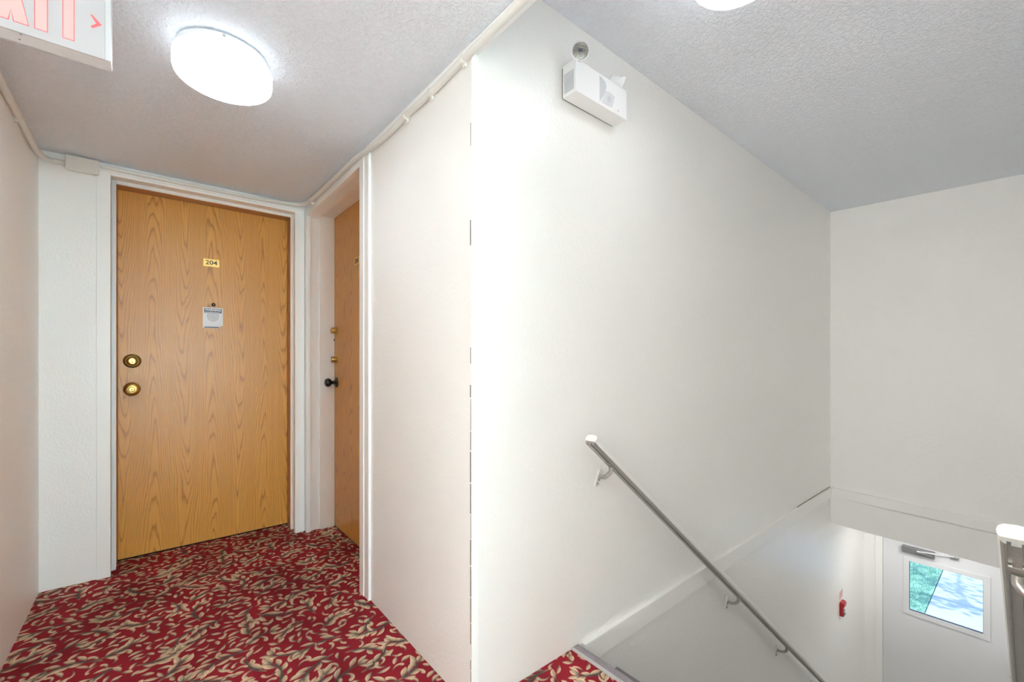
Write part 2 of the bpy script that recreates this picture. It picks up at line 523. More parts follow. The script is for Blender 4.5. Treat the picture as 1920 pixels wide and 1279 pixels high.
# ------------------------------------------------------------------ carpet
def carpet_tile():
    rng = np.random.default_rng(11)
    S, N = 0.80, 640
    px = S / N
    red = np.array([0.29, 0.016, 0.026]); cream = np.array([0.82, 0.63, 0.41])
    tan = np.array([0.42, 0.31, 0.18]); dark = np.array([0.095, 0.078, 0.072])
    img = np.empty((N, N, 3)); img[:] = red
    yy, xx = np.mgrid[0:N, 0:N]
    low = np.zeros((N, N))
    for k in range(10):
        fx, fy = rng.integers(-4, 5, 2); low += np.cos(2 * np.pi * (fx * xx + fy * yy) / N + rng.uniform(0, 6.28))
    img *= (1 + 0.05 * low / 2.2)[..., None]
    def spine(p, th, k0, k1, L, n=26):
        s = np.linspace(0, 1, n); ds = L / (n - 1)
        kk = k0 + (k1 - k0) * s
        a = th + np.concatenate([[0], np.cumsum(kk[:-1] * ds)])
        x = p[0] + np.concatenate([[0], np.cumsum(np.cos(a[:-1]) * ds)])
        y = p[1] + np.concatenate([[0], np.cumsum(np.sin(a[:-1]) * ds)])
        return x, y, a, s
    def draw(x, y, a, s, width, paint):
        wm = max(width.max(), 0.002) + 2 * px
        i0, i1 = int(np.floor((x.min() - wm) / px)), int(np.ceil((x.max() + wm) / px))
        j0, j1 = int(np.floor((y.min() - wm) / px)), int(np.ceil((y.max() + wm) / px))
        gx, gy = np.meshgrid(np.arange(i0, i1 + 1), np.arange(j0, j1 + 1))
        X, Y = gx * px, gy * px
        d = (X[..., None] - x) ** 2 + (Y[..., None] - y) ** 2
        k = d.argmin(-1)
        dx, dy = X - x[k], Y - y[k]
        side = -np.sin(a[k]) * dx + np.cos(a[k]) * dy
        along = np.cos(a[k]) * dx + np.sin(a[k]) * dy
        dist = np.sqrt(dx * dx + dy * dy)
        w = width[k]
        m = np.clip((w - dist) / (1.6 * px) + 0.5, 0, 1) * (w > 0.0004)
        col = paint(s[k], side / np.maximum(w, 1e-4))
        I, J = gx % N, gy % N
        img[J, I] = img[J, I] * (1 - m[..., None]) + col * m[..., None]
    def leaf(p, th, L, wd, curl, bulb=False):
        x, y, a, s = spine(p, th, curl * (0.4 if not bulb else 0.25), curl * (1.5 if not bulb else 2.2), L, 34)
        if bulb: w = wd * (0.30 + 0.70 * s ** 1.3) * np.sqrt(np.clip((1.0 - s) / 0.10, 0, 1)) + 0.0003
        else: w = wd * np.sin(np.pi * np.clip(s, 0, 1) ** 1.15) ** 1.05 + 0.0003
        sg = np.sign(curl) if curl else 1
        def sh(t, v):
            v = v * sg
            c = tan + (cream - tan) * np.clip(np.abs(v + 0.10) * 1.5 + 0.25 * t, 0, 1)[..., None]   # pale rims, tan midrib
            e = np.clip((-v - 0.45) / 0.4, 0, 1)[..., None]
            c = c * (1 - 0.5 * e) + np.array([0.90, 0.72, 0.54]) * 0.5 * e
            g = np.clip((v - 0.15) / 0.5, 0, 1)[..., None] * np.clip(1.25 - t, 0, 1)[..., None]      # dusky inner side
            c = c * (1 - g) + dark * g
            b = np.clip((0.45 - t) / 0.40, 0, 1)[..., None] * 0.95                                   # dark towards the stem
            return c * (1 - b) + dark * b
        draw(x, y, a, s, w, sh)
    def sprig(p, th, sg, L, nodes):
        x, y, a, s = spine(p, th, sg * rng.uniform(0, 5), sg * rng.uniform(8, 20), L, 44)
        draw(x, y, a, s, 0.0022 + 0.0030 * np.sin(np.pi * s ** 0.8), lambda t, v: dark * (0.75 + 0.9 * np.clip(v, -1, 1)[..., None] ** 2) + (tan - dark) * np.clip((0.25 - t) / 0.25, 0, 1)[..., None] * 0.8)
        for q, t0 in enumerate(nodes):
            k = int(t0 * 43)
            for side in ((-1, 1) if rng.random() < 0.45 else ((1 if q % 2 else -1),)):
                if rng.random() < 0.28:
                    leaf((x[k], y[k]), a[k] + side * rng.uniform(0.5, 1.0), rng.uniform(0.045, 0.065), rng.uniform(0.0068, 0.0088), side * rng.choice([-1, 1]) * rng.uniform(26, 42), True)
                else:
                    leaf((x[k], y[k]), a[k] + side * rng.uniform(0.45, 0.95), rng.uniform(0.042, 0.072), rng.uniform(0.0075, 0.0110), -side * rng.uniform(4, 22))
        for f in ((-0.75, 0.05, 0.8) if rng.random() < 0.7 else (0.1,)):                             # palmette at the end
            leaf((x[-2], y[-2]), a[-2] + f + rng.normal(0, 0.1), rng.uniform(0.038, 0.060), rng.uniform(0.0075, 0.0100), (1 if f < 0 else -1) * rng.uniform(4, 16))
    n = 6
    cell = S / n
    mot = [((i + 0.5 * (j % 2) + rng.uniform(0.25, 0.75)) * cell, (j + rng.uniform(0.25, 0.75)) * cell) for i in range(n) for j in range(n)]
    rng.shuffle(mot)
    for p in mot:
        th = rng.choice([0.35, math.pi + 0.35, 1.1, -1.9, 2.5, -0.5]) + rng.normal(0, 0.45)
        L = rng.uniform(0.10, 0.17)
        q = (p[0] - 0.5 * L * math.cos(th), p[1] - 0.5 * L * math.sin(th))
        sprig(q, th, rng.choice([-1, 1]), L, (0.12, 0.36, 0.58, 0.78))
    # fill what is still bare red with single leaves and curls
    for _ in range(2200):
        p = rng.uniform(0, S, 2)
        j, i = int(p[1] / px), int(p[0] / px)
        r = 10
        J, I = np.meshgrid(np.arange(j - r, j + r + 1) % N, np.arange(i - r, i + r + 1) % N, indexing='ij')
        if (img[J, I][..., 1] < 0.03).mean() > 0.985:
            th = rng.uniform(0, 6.28)
            L = rng.uniform(0.032, 0.058)
            q = (p[0] - 0.5 * L * math.cos(th), p[1] - 0.5 * L * math.sin(th))
            if rng.random() < 0.3: leaf(q, th, L, rng.uniform(0.005, 0.007), rng.choice([-1, 1]) * rng.uniform(30, 45), True)
            else: leaf(q, th, L, rng.uniform(0.0055, 0.0085), rng.choice([-1, 1]) * rng.uniform(6, 24))
    return img, px, N

TILE, TPX, TN = carpet_tile()
def carpet_colour(x, y):
    fx, fy = x / TPX, y / TPX
    i, j = np.floor(fx).astype(int), np.floor(fy).astype(int)
    u, v = (fx - i)[:, None], (fy - j)[:, None]
    i0, i1, j0, j1 = i % TN, (i + 1) % TN, j % TN, (j + 1) % TN
    return (TILE[j0, i0] * (1 - u) + TILE[j0, i1] * u) * (1 - v) + (TILE[j1, i0] * (1 - u) + TILE[j1, i1] * u) * v

def carpet_mesh(name, patches):
    V, F, C, off = [], [], [], 0
    for x0, x1, y0, y1, step in patches:
        nx, ny = max(2, round((x1 - x0) / step) + 1), max(2, round((y1 - y0) / step) + 1)
        X, Y = np.meshgrid(np.linspace(x0, x1, nx), np.linspace(y0, y1, ny))
        X, Y = X.ravel(), Y.ravel()
        V.append(np.stack([X, Y, np.zeros_like(X)], 1))
        C.append(carpet_colour(X, Y))
        k = (np.arange(ny - 1)[:, None] * nx + np.arange(nx - 1)[None]).ravel() + off
        F.append(np.stack([k, k + 1, k + nx + 1, k + nx], 1))
        off += nx * ny
    V, F, C = np.concatenate(V), np.concatenate(F), np.concatenate(C)
    me = bpy.data.meshes.new(name)
    me.vertices.add(len(V)); me.vertices.foreach_set('co', V.astype(np.float32).ravel())
    me.loops.add(F.size); me.loops.foreach_set('vertex_index', F.astype(np.int32).ravel())
    me.polygons.add(len(F)); me.polygons.foreach_set('loop_start', np.arange(0, F.size, 4, dtype=np.int32))
    me.update(calc_edges=True)
    at = me.attributes.new('pattern', 'FLOAT_COLOR', 'POINT')
    at.data.foreach_set('color', np.concatenate([C, np.ones((len(C), 1))], 1).astype(np.float32).ravel())
    me.materials.append(CARPET)
    me.validate()
    o = bpy.data.objects.new(name, me)
    COL.objects.link(o)
    return o
fl = carpet_mesh('floor', [(XL, XR, 0.9, 3.24, 0.0027), (XR, 0.94, 2.03, 2.97, 0.0035), (XR, 1.228, 0.6, YS, 0.0022),
                           (XR, 1.228, YR, 0.6, 0.008), (XL, XR, -0.34, 0.9, 0.008)])
tag(fl, 'red carpet with cream and grey scrolling leaves', None, None, 'structure')
ORG[fl.name] = Vector((0, 0, 0))
struct('floor', B((XL, XR, -7.0, -0.34, -0.1, 0), (-3.9, XL, -0.34, 0.55, -0.1, 0)), BOUNCEFLOOR, 'unseen corridor floor made pale beige for neutral bounce light')
obj('floor_slab', B((XL - 0.12, 1.0, -7.1, YB + 0.24, -0.2, -0.002), (1.0, 1.245, YR, YS, -0.2, -0.002), (-3.95, XL - 0.12, -0.4, 1.34, -0.2, -0.002)), SHADOWGAP, fl)

# ------------------------------------------------------------------ staircase
RISE, RUN, X0 = 0.20, 0.2475, 1.268
st = thing('staircase', (1.25, YR, ZL), 'staircase with mauve vinyl nosings going down to the white entrance door', 'stairs')
NST = 13
for k in range(NST):
    x = X0 + k * RUN                            # front edge of this nosing
    z = -k * RISE
    bm = bmesh.new()
    prism(bm, [(x - 0.044, z - 0.001), (x - 0.044, z + 0.003), (x - 0.034, z + 0.0045), (x - 0.006, z + 0.0045), (x, z), (x, z - 0.035), (x - 0.006, z - 0.035), (x - 0.010, z - 0.004)], 'y', YR + 0.001, YS - 0.001)
    n_ = obj('nosing', bm, NOSING, st)
    bm = B((x - 0.046, x - 0.034, YR + 0.001, YS - 0.001, z + 0.0005, z + 0.0052))
    obj('nosing_lip', bm, NOSELIP, n_)
    if k:
        obj('tread', B((x - RUN - 0.02, x - 0.006, YR + 0.0005, YS - 0.0005, z - 0.03, z)), TREADM, st)
    obj('riser', B((x - 0.030, x - 0.012, YR + 0.0005, YS - 0.0005, z - RISE, z - 0.002)), TREADM, st)
struct('floor', B((X0 + 12 * RUN - 0.02, XD + 0.02, YR, YS, ZL - 0.1, ZL)), BOUNCEFLOOR, 'floor of the lower entrance landing')

# ------------------------------------------------------------------ trims
t = struct('trim_1', B((1.285, XF - 0.002, YS - 0.019, YS + 0.001, -0.085, 0.0), bev=0.002), TRIM, 'flat white board along the stairwell wall at floor level')
def tilt(bm, k):
    for v in bm.verts: v.co.z -= k * (YS - v.co.y)
    return bm
obj('open_joint', B((3.7, XF - 0.024, YS - 0.0045, YS, -0.0005, 0.0016)), SHADOWGAP, t)
t = struct('trim_2', tilt(B((XF - 0.022, XF + 0.001, YR, YS - 0.001, -0.082, -0.004), bev=0.0015), 0.028), TRIM, 'flat white board across the far wall above the entrance')
obj('open_joint', tilt(B((XF - 0.012, XF + 0.0, YR, YS - 0.001, -0.0845, -0.0818)), 0.028), SHADOWGAP, t)
struct('trim_3', tilt(B((XF - 0.006, XF + 0.15, YR, YS - 0.001, ZH - 0.002, -0.086)), 0.034), TRIM, 'deep flat header beam over the lower landing')
# casing of door 204
c1 = thing('trim_4', (-0.16, YB, 0), 'white casing around the oak door 204', 'door frame', None, 'structure')
def casing(parts, parent, name='casing', m=TRIM, bev=0.0025):
    for b in parts: obj(name, B(b, bev=bev), m, parent)
casing([(-0.214, -0.161, YB - 0.014, YB + 0.02, 0, 2.088), (0.697, 0.752, YB - 0.014, YB + 0.02, 0, 2.088), (-0.161, 0.697, YB - 0.014, YB + 0.02, 2.036, 2.088)], c1)
casing([(-0.175, -0.163, YB + 0.01, 3.08, 0, 2.05), (0.713, 0.73, YB + 0.01, 3.08, 0, 2.05), (-0.163, 0.715, YB + 0.01, 3.08, 2.044, 2.06)], c1, 'jamb', TRIM, 0)
casing([(-0.165, -0.1445, 3.072, 3.088, 0, 2.044), (0.6915, 0.716, 3.072, 3.088, 0, 2.044), (-0.144, 0.6915, 3.072, 3.088, 2.0255, 2.046)], c1, 'stop', TRIM, 0.0015)
casing([(-0.165, -0.1445, 3.088, 3.23, 0, 2.06), (0.700, 0.73, 3.088, 3.23, 0, 2.06), (-0.1445, 0.700, 3.088, 3.23, 2.0335, 2.06)], c1, 'rebate', STAIN, 0)
obj('head_moulding', B((-0.205, 0.74, YB - 0.022, YB - 0.012, 2.048, 2.062), bev=0.003), TRIM, c1)
# casing of door 205
c2 = thing('trim_5', (XR, 2.0, 0), 'white casing around the recessed oak door 205', 'door frame', None, 'structure')
casing([(XR - 0.015, XR + 0.01, 2.945, YB - 0.013, 0, 2.05), (XR - 0.015, XR + 0.01, 2.036, 2.945, 2.016, 2.05)], c2)
obj('casing', B((XR - 0.012, XR + 0.01, 1.934, 2.036, 0, 2.05), (XR - 0.016, XR, 1.985, 2.036, 0, 2.05), bev=0.003), TRIM, c2)
casing([(XR, 0.94, 2.968, YB + 0.01, 0, 2.045), (XR, 0.94, 2.0, 2.034, 0, 2.045), (XR, 0.832, 2.036, 2.97, 2.0165, 2.05)], c2, 'jamb', TRIM, 0.0015)
casing([(0.836, 0.93, 2.955, 2.97, 0, 2.04), (0.836, 0.93, 2.034, 2.05, 0, 2.04), (0.836, 0.93, 2.05, 2.955, 2.036, 2.05)], c2, 'stop', TRIM, 0.002)
# small batten where the hallway ceiling ends
struct('trim_6', B((XR - 0.004, XR + 0.022, YR, YS + 0.02, 2.062, 2.091), bev=0.003), TRIM, 'thin white batten along the open edge of the hallway ceiling')
# corner bead with an open, dirty joint
bm = bmesh.new()
rj = random.Random(3)
z = 0.0
while z < 1.86:
    h = rj.uniform(0.03, 0.11)
    if rj.random() < (0.93 if z < 1.0 else 0.55):
        w = rj.uniform(0.0022, 0.0042)
        box(bm, XR - 0.0012, XR + 0.001, YS + 0.003, YS + 0.003 + w * 1.6, z, z + h * 0.95)
    z += h
cr = struct('trim_7', B((XR - 0.0025, XR + 0.022, YS - 0.0025, YS + 0.003, 0, 2.062), bev=0.001), WALL, 'thin corner bead between the door 205 wall and the stairwell')
obj('open_joint', bm, SHADOWGAP, cr)

# ------------------------------------------------------------------ door 204
d1 = thing('door_1', (-0.145, 3.19, 0), 'honey oak veneered door with the number 204 and a white warning sticker', 'door', None, 'structure')
obj('door_leaf', B((-0.1435, 0.699, 3.19, 3.23, 0.008, 2.032), bev=0.001), OAK_X, d1)
obj('bottom_gap', B((-0.1435, 0.699, 3.192, 3.22, 0.0, 0.007)), BLACK, d1)
Yd = 3.19
def at_y(x, z, y=Yd): return frame_at((x, y, z), (0, -1, 0))
db = obj('deadbolt', bmesh.new(), BRASS_OLD, d1)
bm = bmesh.new(); bm.from_mesh(db.data)
lathe(bm, [(0.0385, 0.0), (0.0385, 0.003), (0.036, 0.007), (0.029, 0.009), (0.028, 0.006), (0, 0.006)], at_y(-0.084, 1.094))
bmesh.ops.translate(bm, verts=bm.verts[:], vec=-ORG['door_1']); bm.to_mesh(db.data); bm.free()
ORG[db.name] = ORG['door_1']
bm = bmesh.new(); lathe(bm, [(0.0265, 0.004), (0.0255, 0.010), (0.022, 0.014), (0.014, 0.0165), (0.0135, 0.013), (0, 0.013)], at_y(-0.084, 1.094))
obj('cylinder', bm, BRASS, db, 40)
bm = bmesh.new(); lathe(bm, [(0.0125, 0.012), (0.012, 0.017), (0, 0.0175)], at_y(-0.083, 1.090), 24)
obj('plug', bm, BRASS, db, 40)
obj('keyhole', B((-0.0845, -0.0815, Yd - 0.0185, Yd - 0.016, 1.082, 1.094)), INK, db)
kb = obj('door_knob', (lambda b: (lathe(b, [(0.034, 0.0), (0.034, 0.004), (0.029, 0.008), (0.014, 0.012), (0.012, 0.026), (0.018, 0.034), (0.031, 0.040), (0.0365, 0.050), (0.035, 0.059), (0.026, 0.066), (0.016, 0.068), (0, 0.067)], at_y(-0.084, 0.940)), b)[1])(bmesh.new()), BRASS, d1, 50)
kb['label'] = 'round polished brass knob with keyhole'
bm = bmesh.new(); lathe(bm, [(0.0155, 0.066), (0.0155, 0.0705), (0.012, 0.0715), (0.0105, 0.0695), (0, 0.0695)], at_y(-0.084, 0.940), 28)
obj('knob_face', bm, BRASS_PLATE, kb, 40)
obj('keyhole', B((-0.0853, -0.0827, Yd - 0.0712, Yd - 0.068, 0.932, 0.943)), INK, kb)
pl = obj('number_plate', B((0.2375, 0.318, Yd - 0.003, Yd, 1.6665, 1.712), bev=0.0012), BRASS_PLATE, d1)
pl['label'] = 'small brass plate reading 204'
obj('digits', text_bm('2 0 4'.replace(' ', ''), 0.036, facing_y(0.2775, Yd - 0.0034, 1.6893), 0.0005, 0.0006, 0.060), INK, pl)
bm = bmesh.new(); lathe(bm, [(0.0105, 0.0), (0.0105, 0.0018), (0.008, 0.0035), (0.0055, 0.003), (0, 0.002)], at_y(0.2885, 1.4365), 24)
ph = obj('peephole', bm, BLACK, d1, 40)
bm = bmesh.new(); lathe(bm, [(0.0052, 0.002), (0.004, 0.0042), (0, 0.0048)], at_y(0.2885, 1.4365), 18)
obj('lens', bm, STEEL, ph, True)
# warning sticker with a torn lower right corner
sx0, sx1, sz0, sz1 = 0.235, 0.3365, 1.2925, 1.419
bm = bmesh.new()
prism(bm, [(sx0 + 0.004, sz1), (sx0, sz1 - 0.004), (sx0, sz0), (sx1 - 0.014, sz0), (sx1 - 0.019, sz0 + 0.006), (sx1 - 0.010, sz0 + 0.014), (sx1, sz0 + 0.0165), (sx1, sz1 - 0.004), (sx1 - 0.004, sz1)], 'y', Yd - 0.0008, Yd)
wsn = obj('warning_sticker', bm, STICKER, d1)
wsn['label'] = 'white warning sticker with a torn corner'
obj('header_band', B((sx0 + 0.007, sx1 - 0.007, Yd - 0.0011, Yd - 0.0007, sz1 - 0.033, sz1 - 0.006)), SLATE, wsn)
obj('lettering', text_bm('WARNING', 0.0205, facing_y((sx0 + sx1) / 2, Yd - 0.0014, sz1 - 0.0155), 0.0002, 0.0009, 0.080), STICKER, wsn)
bm = bmesh.new()
xx_ = sx0 + 0.011
rr = random.Random(5)
while xx_ < sx1 - 0.016:
    w_ = rr.uniform(0.002, 0.0042)
    box(bm, xx_, xx_ + w_, Yd - 0.0014, Yd - 0.0010, sz1 - 0.0305, sz1 - 0.0272)
    xx_ += w_ + 0.0010
obj('small_print', bm, STICKER, wsn)
bm = bmesh.new()
prism(bm, [(sx0 + 0.007, sz0 + 0.002), (sx1 - 0.017, sz0 + 0.002), (sx1 - 0.023, sz0 + 0.009), (sx0 + 0.007, sz0 + 0.009)], 'y', Yd - 0.0011, Yd - 0.0007)
obj('footer_band', bm, SLATE, wsn)
def shield(s):
    c = ((sx0 + sx1) / 2, sz0 + 0.068)
    pts = [(-0.0285, 0.022), (0.0285, 0.022), (0.0285, 0.003)]
    pts += [(0.0285 * math.cos(a), 0.003 - 0.030 * math.sin(a)) for a in [math.pi * k / 14 for k in range(1, 14)]]
    pts += [(-0.0285, 0.003)]
    return [(c[0] + x * s, c[1] + y * s) for x, y in pts]
bm = bmesh.new(); prism(bm, shield(1.0), 'y', Yd - 0.0010, Yd - 0.0007)
obj('shield_outline', bm, GREYPRINT, wsn)
bm = bmesh.new(); prism(bm, shield(0.86), 'y', Yd - 0.0013, Yd - 0.0009)
obj('shield', bm, PALEPRINT, wsn)
cx_, cz_ = (sx0 + sx1) / 2, sz0 + 0.064
bm = bmesh.new()
for a, b_ in (((0.004, 0.024), (-0.010, 0.003)), ((-0.010, 0.003), (0.012, 0.001)), ((0.012, 0.001), (0.003, -0.026))):
    d = Vector((b_[0] - a[0], b_[1] - a[1])).normalized() * 0.0017
    n2 = Vector((-d.y, d.x))
    q = [(a[0] - d.x + n2.x, a[1] - d.y + n2.y), (b_[0] + d.x + n2.x, b_[1] + d.y + n2.y), (b_[0] + d.x - n2.x, b_[1] + d.y - n2.y), (a[0] - d.x - n2.x, a[1] - d.y - n2.y)]
    prism(bm, [(cx_ + x, cz_ + y) for x, y in q], 'y', Yd - 0.0016, Yd - 0.0012)
obj('bolt_mark', bm, GREYPRINT, wsn)

# ------------------------------------------------------------------ door 205
d2 = thing('door_2', (0.93, 2.05, 0), 'recessed honey oak door with number 205, brass locks and a black knob', 'door', None, 'structure')
obj('door_leaf', B((0.93, 0.97, 2.03, 2.9595, 0.008, 2.044), bev=0.001), OAK_Y, d2)
obj('dark_gap', B((0.9285, 0.96, 2.9555, 2.968, 0.0, 2.04), (0.932, 0.96, 2.03, 2.968, 0.0, 0.007)), INK, d2)
def at_x(y, z, x=0.93): return frame_at((x, y, z), (-1, 0, 0))
for z in (1.292, 1.103):
    bm = bmesh.new(); lathe(bm, [(0.027, 0.0), (0.027, 0.003), (0.024, 0.006), (0.0195, 0.007), (0.0195, 0.030), (0.017, 0.0335), (0, 0.034)], at_x(2.915, z))
    q = obj('deadbolt', bm, BRASS, d2, 40)
    bm = bmesh.new(); lathe(bm, [(0.011, 0.033), (0.011, 0.036), (0, 0.0365)], at_x(2.915, z), 24)
    obj('cylinder', bm, CHROME if z < 1.2 else BRASS, q, 40)
bm = bmesh.new(); lathe(bm, [(0.033, 0.0), (0.033, 0.004), (0.029, 0.009), (0.015, 0.013), (0.011, 0.020), (0.011, 0.030), (0.016, 0.036), (0.025, 0.042), (0.0285, 0.052), (0.0275, 0.062), (0.021, 0.071), (0.010, 0.075), (0, 0.0755)], at_x(2.912, 0.953))
q = obj('door_knob', bm, BLACK, d2, 60); q['label'] = 'black ball knob on a round rose'
pl2 = obj('number_plate', B((0.927, 0.93, 2.502, 2.5835, 1.660, 1.7065), bev=0.001), BRASS_PLATE, d2)
pl2['label'] = 'small brass plate reading 205'
obj('digits', text_bm('205', 0.036, facing_x(0.9266, 2.543, 1.683), 0.0005, 0.0006, 0.060), INK, pl2)
obj('latch_plate', B((0.925, 0.932, 2.952, 2.957, 1.225, 1.240), (0.925, 0.932, 2.952, 2.957, 0.93, 0.95)), INK, d2)

# ------------------------------------------------------------------ entrance door
d3 = thing('door_3', (XD, 0.03, ZL), 'white entrance door with a square window at the foot of the stairs', 'door', None, 'structure')
Xf = XD - 0.004
wy0, wy1, wz0, wz1 = 0.272, 0.771, -1.357, -0.869
bm = bmesh.new()
for b in ((wy1, 0.965, ZL + 0.01, -0.55), (0.02, wy0, ZL + 0.01, -0.55), (wy0, wy1, ZL + 0.01, wz0), (wy0, wy1, wz1, -0.55)):
    box(bm, Xf, Xf + 0.045, *b)
obj('door_leaf', bm, DOORWHITE, d3)
fw = 0.040
bm = bmesh.new()
for b in ((wy1 - 0.004, wy1 + fw, wz0 - fw, wz1 + fw), (wy0 - fw, wy0 + 0.004, wz0 - fw, wz1 + fw), (wy0, wy1, wz0 - fw, wz0 + 0.004), (wy0, wy1, wz1 - 0.004, wz1 + fw)):
    box(bm, Xf - 0.012, Xf + 0.02, *b, bev=0.004)
vf = obj('window_frame', bm, DOORWHITE, d3)
obj('glazing_bead', B((Xf + 0.004, Xf + 0.02, wy1 - 0.006, wy1 - 0.002, wz0, wz1), (Xf + 0.004, Xf + 0.02, wy0 + 0.002, wy0 + 0.006, wz0, wz1), (Xf + 0.004, Xf + 0.02, wy0, wy1, wz0 + 0.002, wz0 + 0.006), (Xf + 0.004, Xf + 0.02, wy0, wy1, wz1 - 0.006, wz1 - 0.002)), INK, vf)
obj('glass', B((Xf + 0.018, Xf + 0.022, wy0, wy1, wz0, wz1)), GLASS, d3)
bm = bmesh.new(); box(bm, Xf - 0.052, Xf, 0.585, 0.812, -0.785, -0.722, bev=0.006)
cl = obj('door_closer', bm, CLOSERM, d3); cl['label'] = 'grey door closer with folding arm'
bm = bmesh.new()
sweep(bm, [(Xf - 0.060, 0.60, -0.752), (Xf - 0.105, 0.70, -0.735)], [(-0.009, -0.004), (0.009, -0.004), (0.009, 0.004), (-0.009, 0.004)])
obj('arm', bm, STEEL, cl)
bm = bmesh.new()
sweep(bm, [(Xf - 0.105, 0.70, -0.728), (Xf - 0.020, 0.455, -0.722)], [(-0.008, -0.003), (0.008, -0.003), (0.008, 0.003), (-0.008, 0.003)])
obj('link', bm, DOORWHITE, cl)
obj('end_cap', B((Xf - 0.050, Xf - 0.002, 0.812, 0.818, -0.783, -0.724), bev=0.002), STEEL, cl)
obj('shoe', B((Xf - 0.030, Xf, 0.43, 0.485, -0.745, -0.720), bev=0.003), STEEL, cl)
bm = bmesh.new(); lathe(bm, [(0.028, 0), (0.028, 0.006), (0.012, 0.010), (0.012, 0.035), (0.026, 0.045), (0.028, 0.060), (0, 0.066)], frame_at((Xf, 0.09, -1.62), (-1, 0, 0)))
obj('door_knob', bm, STEEL, d3, 50)
c3 = thing('trim_8', (XD, 1.0, ZL), 'white frame around the entrance door', 'door frame', None, 'structure')
casing([(XD - 0.012, XD + 0.06, 0.968, 1.026, ZL, -0.49), (XD - 0.012, XD + 0.06, -0.04, 0.018, ZL, -0.49), (XD - 0.012, XD + 0.06, 0.018, 0.968, -0.545, -0.49)], c3, 'jamb', TRIM, 0.003)

# ------------------------------------------------------------------ ceiling lamps
def ceiling_lamp(x, y, zc, label, which):
    t = thing('ceiling_light', (x, y, zc), label, 'ceiling light', 'round drum ceiling lights')
    M = Matrix.Translation((x, y, zc)) @ Matrix.Rotation(math.pi, 4, 'X')
    bm = bmesh.new(); lathe(bm, [(0.105, 0.0005), (0.105, 0.0045), (0.124, 0.005), (0.127, 0.007), (0.127, 0.0265), (0.110, 0.0275)], M, 64)
    obj('base_pan', bm, WHITE, t, 40)
    bm = bmesh.new(); lathe(bm, [(0.1275, 0.0265), (0.1330, 0.0285), (0.1365, 0.033), (0.1375, 0.040), (0.1375, 0.070), (0.135, 0.081), (0.129, 0.088), (0.120, 0.0920)], M, 72, False)
    obj('diffuser_rim', bm, RIM[which], t, True)
    bm = bmesh.new(); lathe(bm, [(0.120, 0.0920), (0.06, 0.0955), (0, 0.096)], M, 72, False)
    obj('diffuser', bm, DIFFUSER[which], t, True)
    for a in (0.4, 2.5, 4.6):
        bm = bmesh.new()
        lathe(bm, [(0.004, 0), (0.004, 0.003), (0, 0.0035)], frame_at((x + 0.127 * math.cos(a), y + 0.127 * math.sin(a), zc - 0.014), (math.cos(a), math.sin(a), 0)), 10)
        obj('screw', bm, STEEL, t)
    return t
ceiling_lamp(0.182, 1.688, ZC, 'round white drum light on the low hallway ceiling before door 204', 'hall')
ceiling_lamp(1.397, 0.577, ZS - 0.012, 'round white drum light on the ceiling above the stairs', 'stairs')
def fill_globe(fx_, fy_, label, which):  # unseen globe on a pole, added only for fill light
    fl_ = thing('fill_globe', (fx_, fy_, 0), label, 'fill light')
    bm = bmesh.new(); lathe(bm, [(0.11, 0), (0.11, 0.012), (0.09, 0.018), (0.012, 0.024)], Matrix.Translation((fx_, fy_, 0.003)), 32)
    obj('base', bm, WHITE, fl_, 40)
    bm = bmesh.new(); lathe(bm, [(0.012, 0.02), (0.012, 1.08), (0.04, 1.085), (0.04, 1.115)], Matrix.Translation((fx_, fy_, 0.003)), 20)
    obj('pole', bm, WHITE, fl_, 40)
    bm = bmesh.new(); lathe(bm, [(0.0, -0.10)] + [(0.10 * math.sin(math.pi * k / 16), -0.10 * math.cos(math.pi * k / 16)) for k in range(1, 16)] + [(0.0, 0.10)], Matrix.Translation((fx_, fy_, 1.21)), 32)
    obj('globe', bm, DIFFUSER[which], fl_, True)
fill_globe(-2.3, 0.22, 'unseen white globe added in the side corridor as fill for the stairs', 'fill_west')
fill_globe(XR - 0.115, -6.0, 'unseen white globe added far down the hallway as fill light', 'fill_south')
ceiling_lamp(5.15, 0.53, ZH, 'round white drum light under the low ceiling before the entrance door', 'entrance')

